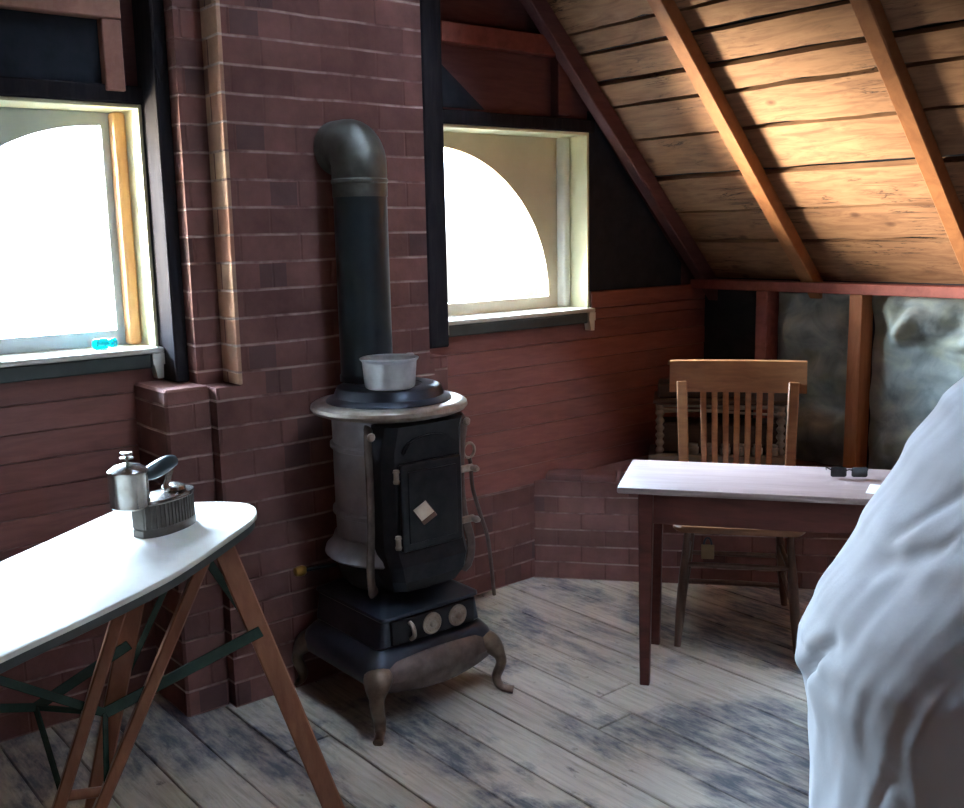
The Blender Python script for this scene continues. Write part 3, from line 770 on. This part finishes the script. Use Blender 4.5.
# ------------------------------------------------------------------ chair
rzC = math.atan2(-.785, .62)
ch = thing('chair', 'oak slat back chair tucked behind the dark red table', 'chair', (3.17, 2.325, 0), rzC)
H_ = lambda b, n, m, **k: fin(b, n, m, ch, **k)
b = B()
loft(b, [[V((p.x*(1-.09*(p.y+.2)/.4), p.y, z)) for p in rrect(0, -.0, hx, .205, .05, 0)] for hx, z in ((.232, .424), (.242, .432), (.242, .442), (.23, .448))])
H_(b, 'seat', 'chair', angle=40)
FL_, FR_ = V((-.212, -.275, 0)), V((.212, -.275, 0))
legs = [((-.185, -.165, .425), (-.215, -.262, 0)), ((.185, -.165, .425), (.215, -.262, 0)), ((-.165, .17, .425), (-.205, .235, 0)), ((.165, .17, .425), (.205, .235, 0))]
for p, q in legs:
    b = B(); p, q = V(p), V(q); n = 12
    tube(b, [q.lerp(p, i/n) for i in range(n+1)], [.0125+.006*math.sin(PI*min(1, i/n*1.15)) for i in range(n+1)], 14)
    for v in b.verts: v.co.z = max(0, v.co.z)
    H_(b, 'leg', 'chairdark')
def lg(i, z): p, q = V(legs[i][0]), V(legs[i][1]); return q.lerp(p, z/.425)
for i, j, z in ((0, 1, .30), (2, 3, .22), (0, 2, .15), (1, 3, .15), (0, 2, .27), (1, 3, .27), (2, 3, .09)):
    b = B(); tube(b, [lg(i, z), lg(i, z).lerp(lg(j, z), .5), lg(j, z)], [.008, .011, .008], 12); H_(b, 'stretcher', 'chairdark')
for sx in (-1, 1):
    b = B(); bar(b, (sx*.203, .185, .44), (sx*.222, .298, .92), .026, .042, (1, 0, 0), .004); H_(b, 'back_post', 'chair')
b = B(); rows = []
for i in range(25):
    s = -1+2*i/24; x = .272*s; y0 = .300-.035*s*s*0+.018*(1-s*s); rows.append([V((x, y0-.012, .875)), V((x, y0+.012, .872)), V((x, y0+.037, .998)), V((x, y0+.033, 1.004)), V((x, y0+.019, 1.004)), V((x, y0+.013, 1.0))])
loft(b, rows); H_(b, 'crest_rail', 'chair', angle=40)
for k in range(7):
    x = -.13+.26*k/6
    b = B(); bar(b, (x*.95, .186, .44), (x*1.04, .302+.014, .885), .012, .024, (1, 0, 0), .003); H_(b, 'back_slat', 'chair')

# tag hanging from the front rung
tg = thing('tag', 'small tan tag on a wire loop hanging under the chair seat', 'tag', (0, 0, 0), rzC)
m_ = Matrix.Translation((3.17, 2.325, 0)) @ Matrix.Rotation(rzC, 4, 'Z'); p = m_ @ V((-.11, lg(0, .30).y+.02, .345)); tg.location = p
b = B(); bx(b, -.024, .024, -.004, .004, -.028, .028, .006, 2); fin(b, 'tag_plate', 'tag', tg)
b = B(); tube(b, [V((.014*math.cos(a), .002, .026+.028*math.sin(a))) for a in [PI*k/12 for k in range(13)]], .004, 8); fin(b, 'wire_loop', 'ironblue', tg)

# ------------------------------------------------------------------ weathered openwork box frame on the ledge
cr = thing('wooden_frame', 'weathered openwork wooden frame on the brick ledge behind the chair', 'wooden frame', (3.77, 2.86, .446), ang)
F_ = lambda b, n, m, **k: fin(b, n, m, cr, **k)
b = B(); bx(b, -.33, .30, -.16, .12, .03, .075, .006, 2); bx(b, -.33, .30, -.165, -.15, .05, .085, .004); F_(b, 'base_board', 'palewood')
for x in (-.28, .25):
    for y in (-.12, .08):
        b = B(); lathe(b, [(0, 0), (.02, 0), (.024, .012), (.02, .029), (0, .029)], (x, y, 0), 18); F_(b, 'foot', 'wicker')
        b = B(); prof = [(0, .076), (.02, .078)]
        for i in range(6): z = .085+i*.034; prof += [(.012, z), (.02, z+.012), (.02, z+.018), (.012, z+.03)]
        prof += [(.018, .31), (0, .312)]
        lathe(b, prof, (x, y, 0), 16); F_(b, 'turned_post', 'palewood')
b = B(); bx(b, -.30, .28, -.09, .07, .078, .22, .01); F_(b, 'dark_box', 'wicker')
for k, (y, z, dz) in enumerate(((-.12, .30, .0), (-.122, .275, .012), (-.118, .285, -.014), (.08, .3, .0), (-.02, .318, .0))):
    b = B(); tube(b, [(-.30, y, z+.004+dz), (.27, y, z+.004-dz)], .006, 10); F_(b, 'rod', 'palewood')
b = B(); bx(b, -.31, .29, -.14, .10, .315, .335, .004); bx(b, -.29, .10, -.10, .08, .336, .40, .008); F_(b, 'top_tray', 'wicker')
for k in range(6):
    b = B(); lathe(b, [(0, 0), (.022, 0), (.024, .004), (.024, .032), (.018, .038), (.02, .04), (.02, .048), (0, .049)], (-.13+k*.07, -.125, .0855), 16)
    F_(b, 'spool', 'palewood')
b = B(); tube(b, [(3.79, 3.2, .90), (4.13, 2.90, .83)], .011, 10)
tag(fin(b, 'stick', 'palewood'), 'thin grey stick leaning above the wooden frame in the corner', 'stick')

# ------------------------------------------------------------------ person at the right edge
RT, FD = V((.774, -.634, 0)), V((.634, .774, 0))
UP = V((0, 0, 1))
PL, PD = .579, 1.25
fa = math.radians(0)
f2, s2 = V((math.cos(fa), math.sin(fa))), V((-math.sin(fa), math.cos(fa)))
def PW(f, s, z):      # f forward of hips, s to the person's left
    q = V((PL, PD))+f2*f+s2*s; return RT*q.x+FD*q.y+UP*z*.968
ploc = PW(0, 0, 0)
pe = thing('person', 'person in loose white shirt leaning forward with back to the windows', 'person', ploc); mwq = mat_of(ploc)
def remesh(bm, name, mat, voxel, smooth=6):
    me = bpy.data.meshes.new('tmp'); bm.to_mesh(me); bm.free(); o = bpy.data.objects.new('tmp', me); C.objects.link(o)
    m = o.modifiers.new('r', 'REMESH'); m.mode = 'VOXEL'; m.voxel_size = voxel
    m2 = o.modifiers.new('s', 'SMOOTH'); m2.iterations = smooth; m2.factor = .5
    dg = bpy.context.evaluated_depsgraph_get(); me2 = bpy.data.meshes.new_from_object(o.evaluated_get(dg))
    bpy.data.objects.remove(o); b2 = B(); b2.from_mesh(me2); return b2
def ell(f, z, b_, a_, n=40, tilt=0.0, s0=0.0):
    return [PW(f+b_*math.cos(2*PI*k/n), s0+a_*math.sin(2*PI*k/n), z+tilt*math.cos(2*PI*k/n)) for k in range(n)]
def limb(bm, pts, rad, n=16): tube(bm, [PW(*p) for p in pts], rad, n)
b = B()
loft(b, [ell(f, z, bb, aa) for f, z, bb, aa in ((0, .78, .10, .15), (0, .86, .115, .165), (.0, .98, .105, .15), (.05, 1.12, .11, .155), (.14, 1.26, .10, .15), (.19, 1.34, .075, .12), (.205, 1.40, .055, .075), (.22, 1.45, .05, .055), (.26, 1.52, .048, .05))])
loft(b, [ell(f, z, bb, aa) for f, z, bb, aa in ((.27, 1.50, .05, .045), (.30, 1.53, .085, .06), (.305, 1.58, .098, .072), (.30, 1.65, .10, .077), (.295, 1.70, .085, .068), (.29, 1.73, .05, .04))])
limb(b, [(.40, 0, 1.60), (.418, 0, 1.585)], [.014, .012], 10)                                # nose
for s in (-.078, .078): limb(b, [(.29, s, 1.575), (.288, s*1.08, 1.605), (.29, s, 1.625)], [.008, .016, .010], 10)   # ears
for s in (-1, 1):
    limb(b, [(.0, s*.085, .86), (.012, s*.095, .50), (.0, s*.10, .10)], [.088, .058, .042])
    limb(b, [(-.04, s*.10, .05), (.05, s*.105, .04), (.16, s*.115, .03)], [.04, .042, .03])
    limb(b, [(.19, s*.13, 1.29), (.238, s*.225, 1.12), (.40, s*.17, 1.0)], [.04, .036, .028])
    limb(b, [(.40, s*.17, 1.0), (.44, s*.155, .99), (.475, s*.145, .985)], [.028, .036, .034], 14)
    for k, (ds, L) in enumerate(((-.027, .062), (-.009, .074), (.009, .07), (.026, .055))):
        limb(b, [(.46, s*.145+ds, .987), (.46+L*.6, s*.145+ds*1.1, .983), (.46+L*.9, s*.145+ds*1.1, .966), (.46+L, s*.145+ds*1.1, .948)], [.0105, .0098, .009, .007], 10)
    limb(b, [(.41, s*.145-s*.03, .99), (.445, s*.145-s*.055, .975), (.48, s*.145-s*.06, .965)], [.014, .011, .008], 10)
b = remesh(b, 'body', 'skin', .0075, 5)
fin(b, 'body', 'skin', pe, mwq, angle=180)
for s in (-1, 1):
    b = B(); bmesh.ops.create_uvsphere(b, u_segments=16, v_segments=10, radius=.013, matrix=Matrix.Translation(PW(.383, s*.031, 1.618)))
    fin(b, 'eye', 'white', pe, mwq)
    b = B(); bmesh.ops.create_uvsphere(b, u_segments=12, v_segments=8, radius=.006, matrix=Matrix.Translation(PW(.3925, s*.031, 1.618)))
    fin(b, 'pupil', 'black', pe, mwq)
b = B(); limb(b, [(.384, -.022, 1.556), (.393, 0, 1.554), (.384, .022, 1.556)], [.003, .006, .003], 10); fin(b, 'lips', 'rawstrip', pe, mwq)
b = B(); loft(b, [ell(f, z, bb, aa, 40) for f, z, bb, aa in ((.262, 1.555, .082, .078), (.275, 1.60, .095, .086), (.285, 1.66, .108, .09), (.288, 1.70, .10, .082), (.288, 1.735, .07, .058), (.288, 1.75, .03, .025))])
fin(b, 'hair', 'hair', pe, mwq, angle=180)
b = B()
loft(b, [ell(f, z, bb, aa) for f, z, bb, aa in ((0, .80, .12, .175), (0, .92, .122, .172), (0, .95, .118, .165))])
for s in (-1, 1): limb(b, [(.0, s*.088, .86), (.012, s*.096, .5), (.0, s*.10, .10), (.0, s*.10, .06)], [.105, .085, .072, .07], 20)
b = remesh(b, 'trousers', 'trousers', .012, 4); fin(b, 'trousers', 'trousers', pe, mwq, angle=180)
for s in (-1, 1):
    b = B(); rows = []
    for f, w_, h_ in ((-.095, .02, .03), (-.085, .04, .075), (-.03, .048, .095), (.05, .05, .075), (.12, .055, .055), (.19, .05, .042), (.225, .02, .025)):
        rows.append([PW(f, s*.105+w_*math.cos(PI*k/10), h_*math.sin(PI*k/10)) for k in range(11)])
    loft(b, rows); fin(b, 'shoe', 'shoe', pe, mwq, angle=60)
# shirt: fine loft with folds, back silhouette follows the photo
ZD = .0
prof = [(.70, .012, .150, .205), (.78, .011, .150, .205), (.84, .008, .146, .20), (.92, .0, .144, .198), (.99, -.012, .148, .20), (1.03, -.006, .152, .20), (1.08, .010, .146, .198), (1.18, .060, .138, .20), (1.28, .112, .132, .205), (1.35, .150, .122, .205), (1.40, .175, .10, .19), (1.43, .19, .08, .13), (1.455, .205, .066, .085), (1.475, .215, .06, .07)]
zs = [.70+(1.475-.70)*i/110 for i in range(111)]
def pint(z):
    for a, c in zip(prof, prof[1:]):
        if z <= c[0]+1e-6:
            t = (z-a[0])/(c[0]-a[0]); t = t*t*(3-2*t)*.5+t*.5; return [a[i]+(c[i]-a[i])*t for i in range(4)]
    return prof[-1]
b = B(); rows = []; n = 160
for z in zs:
    _, f, bb, aa = pint(z); row = []
    for k in range(n):
        th = 2*PI*k/n; c, s = math.cos(th), math.sin(th)
        p = V((f+bb*math.copysign(abs(c)**.95, c), aa*math.copysign(abs(s)**.95, s), z))
        ang_ = (th-PI+PI) % (2*PI)-PI      # 0 = back
        bk = math.atan2(-s, -c)           # 0 at the back, + towards person's right (viewer)
        d = .007*noise.noise(V((bk*1.3, z*2.5+bk*1.5, 3)))+.0045*noise.noise(V((bk*3, z*7-bk*4, 8)))+.0022*noise.noise(V((bk*6+z*5, z*15-bk*8, 5)))
        # hollow fold at the waist and creases up the shoulder blade
        def crease(b0, z0, b1, z1, wd, dep):
            ux, uz = b1-b0, z1-z0; L2 = ux*ux+uz*uz; t = max(0, min(1, ((bk-b0)*ux+(z-z0)*uz)/L2))
            dx, dz = (bk-b0-ux*t)*.16, z-z0-uz*t; return -dep*math.exp(-(dx*dx+dz*dz)/(2*wd*wd))
        d += crease(-.30, .955, .10, 1.05, .012, .018)+crease(.1, 1.16, .5, 1.205, .011, .008)+crease(.6, 1.215, 1.1, 1.24, .011, .006)+crease(.1, 1.20, .6, 1.33, .010, .008)+crease(.5, 1.20, .7, 1.30, .007, .005)+crease(1.0, 1.20, 1.6, 1.27, .006, .005)+crease(.45, .80, .75, .93, .010, .005)+crease(-.3, 1.02, .25, 1.0, .010, .005)
        nrm = V((c/bb, s/aa)).normalized(); p.x += nrm.x*d; p.y += nrm.y*d
        row.append(PW(p.x, p.y, p.z))
    rows.append(row)
loft(b, rows, cap=False)
for s in (-1, 1):
    pts = curve([(.17, s*.10, 1.33), (.19, s*.18, 1.285), (.215, s*.232, 1.19), (.242, s*.24, 1.10), (.315, s*.21, 1.045), (.385, s*.178, 1.008)], 8)
    tube(b, [PW(*p) for p in pts], [.062+.008*noise.noise(V((i*.4, s, 0)))-.018*i/len(pts) for i in range(len(pts))], 28)
fin(b, 'shirt', 'shirt', pe, mwq, angle=180)

# ------------------------------------------------------------------ daylight
wd = bpy.data.worlds.new('world'); bpy.context.scene.world = wd; wd.use_nodes = True
nt = wd.node_tree; bg = nt.nodes['Background']
tc = nt.nodes.new('ShaderNodeTexCoord'); sx_ = nt.nodes.new('ShaderNodeSeparateXYZ'); rp = nt.nodes.new('ShaderNodeValToRGB'); mr = nt.nodes.new('ShaderNodeMapRange')
nt.links.new(tc.outputs['Generated'], sx_.inputs[0]); nt.links.new(sx_.outputs[2], mr.inputs[0])
mr.inputs[1].default_value = -1; mr.inputs[2].default_value = 1
nt.links.new(mr.outputs[0], rp.inputs[0])
e = rp.color_ramp.elements
stops = [(0, (.015, .017, .012)), (.40, (.03, .032, .026)), (.47, (.09, .09, .08)), (.495, (.2, .2, .19)), (.52, (1.0, 1.15, 1.35)), (.60, (3.1, 3.8, 4.7)), (.70, (4.0, 5.4, 7.2)), (.78, (8.0, 10.6, 14.2)), (.89, (10.0, 13.2, 17.6)), (1, (6.0, 8.0, 10.8))]
while len(e) < len(stops): e.new(.5)
for i, (p, c) in enumerate(stops): e[i].position = p; e[i].color = (*c, 1)
# sunlit open ground and low haze off to one side, seen obliquely through the left window
b2 = nt.nodes.new('ShaderNodeValToRGB'); nt.links.new(mr.outputs[0], b2.inputs[0]); e2 = b2.color_ramp.elements
st2 = [(.16, (0, 0, 0)), (.27, (1, .88, .69)), (.50, (1, .90, .76)), (.54, (.5, .47, .42)), (.60, (0, 0, 0))]
while len(e2) < len(st2): e2.new(.5)
for i, (p, c) in enumerate(st2): e2[i].position = p; e2[i].color = (*c, 1)
mx = nt.nodes.new('ShaderNodeMapRange'); nt.links.new(sx_.outputs[0], mx.inputs[0]); mx.interpolation_type = 'SMOOTHSTEP'
mx.inputs[1].default_value = -.26; mx.inputs[2].default_value = -.50; mx.inputs[3].default_value = 0; mx.inputs[4].default_value = 11.5
vm = nt.nodes.new('ShaderNodeVectorMath'); vm.operation = 'SCALE'; nt.links.new(b2.outputs[0], vm.inputs[0]); nt.links.new(mx.outputs[0], vm.inputs['Scale'])
va = nt.nodes.new('ShaderNodeVectorMath'); va.operation = 'ADD'; nt.links.new(vm.outputs[0], va.inputs[0]); 
mw_ = nt.nodes.new('ShaderNodeMapRange'); nt.links.new(sx_.outputs[0], mw_.inputs[0]); mw_.interpolation_type = 'SMOOTHSTEP'
mw_.inputs[1].default_value = .15; mw_.inputs[2].default_value = -.62; mw_.inputs[3].default_value = .42; mw_.inputs[4].default_value = 1.35
vs_ = nt.nodes.new('ShaderNodeVectorMath'); vs_.operation = 'SCALE'; nt.links.new(rp.outputs[0], vs_.inputs[0]); nt.links.new(mw_.outputs[0], vs_.inputs['Scale'])
nt.links.new(vs_.outputs[0], va.inputs[1])
nt.links.new(va.outputs[0], bg.inputs[0]); bg.inputs[1].default_value = 9.0
def portal(x, y, z, w, h, rx):
    l = bpy.data.lights.new('window_daylight', 'AREA'); l.shape = 'RECTANGLE'; l.size = w; l.size_y = h; l.cycles.is_portal = True
    o = bpy.data.objects.new('window_daylight', l); C.objects.link(o); o.location = (x, y, z); o.rotation_euler = (rx, 0, 0)
portal(.90, 3.475, 1.57, .72, .72, -PI/2); portal(2.89, 3.475, 1.57, .72, .72, -PI/2)

# ------------------------------------------------------------------ camera
F, pitch, roll, yaw = 1017.5, .169343, -.0204607, .686442
fwd = V((math.sin(yaw)*math.cos(pitch), math.cos(yaw)*math.cos(pitch), -math.sin(pitch)))
rt = V((math.cos(yaw), -math.sin(yaw), 0)); up = rt.cross(fwd)
r2 = rt*math.cos(roll)+up*math.sin(roll); u2 = r2.cross(fwd)
cam = bpy.data.cameras.new('camera'); co = bpy.data.objects.new('camera', cam); C.objects.link(co)
mm = Matrix((r2, u2, -fwd)).transposed().to_4x4(); mm.translation = (0, 0, 1.55); co.matrix_world = mm
cam.sensor_width = 36; cam.sensor_fit = 'HORIZONTAL'; cam.lens = F*36/964; cam.clip_start = .02
sc = bpy.context.scene; sc.camera = co
sc.view_settings.view_transform = 'Standard'; sc.view_settings.look = 'None'; sc.view_settings.gamma = 1; sc.view_settings.use_curve_mapping = False
sc.view_settings.exposure = 2.2
sc.cycles.use_denoising = True
sc.cycles.max_bounces = 10; sc.cycles.diffuse_bounces = 6; sc.cycles.transparent_max_bounces = 12; sc.cycles.sample_clamp_indirect = 8
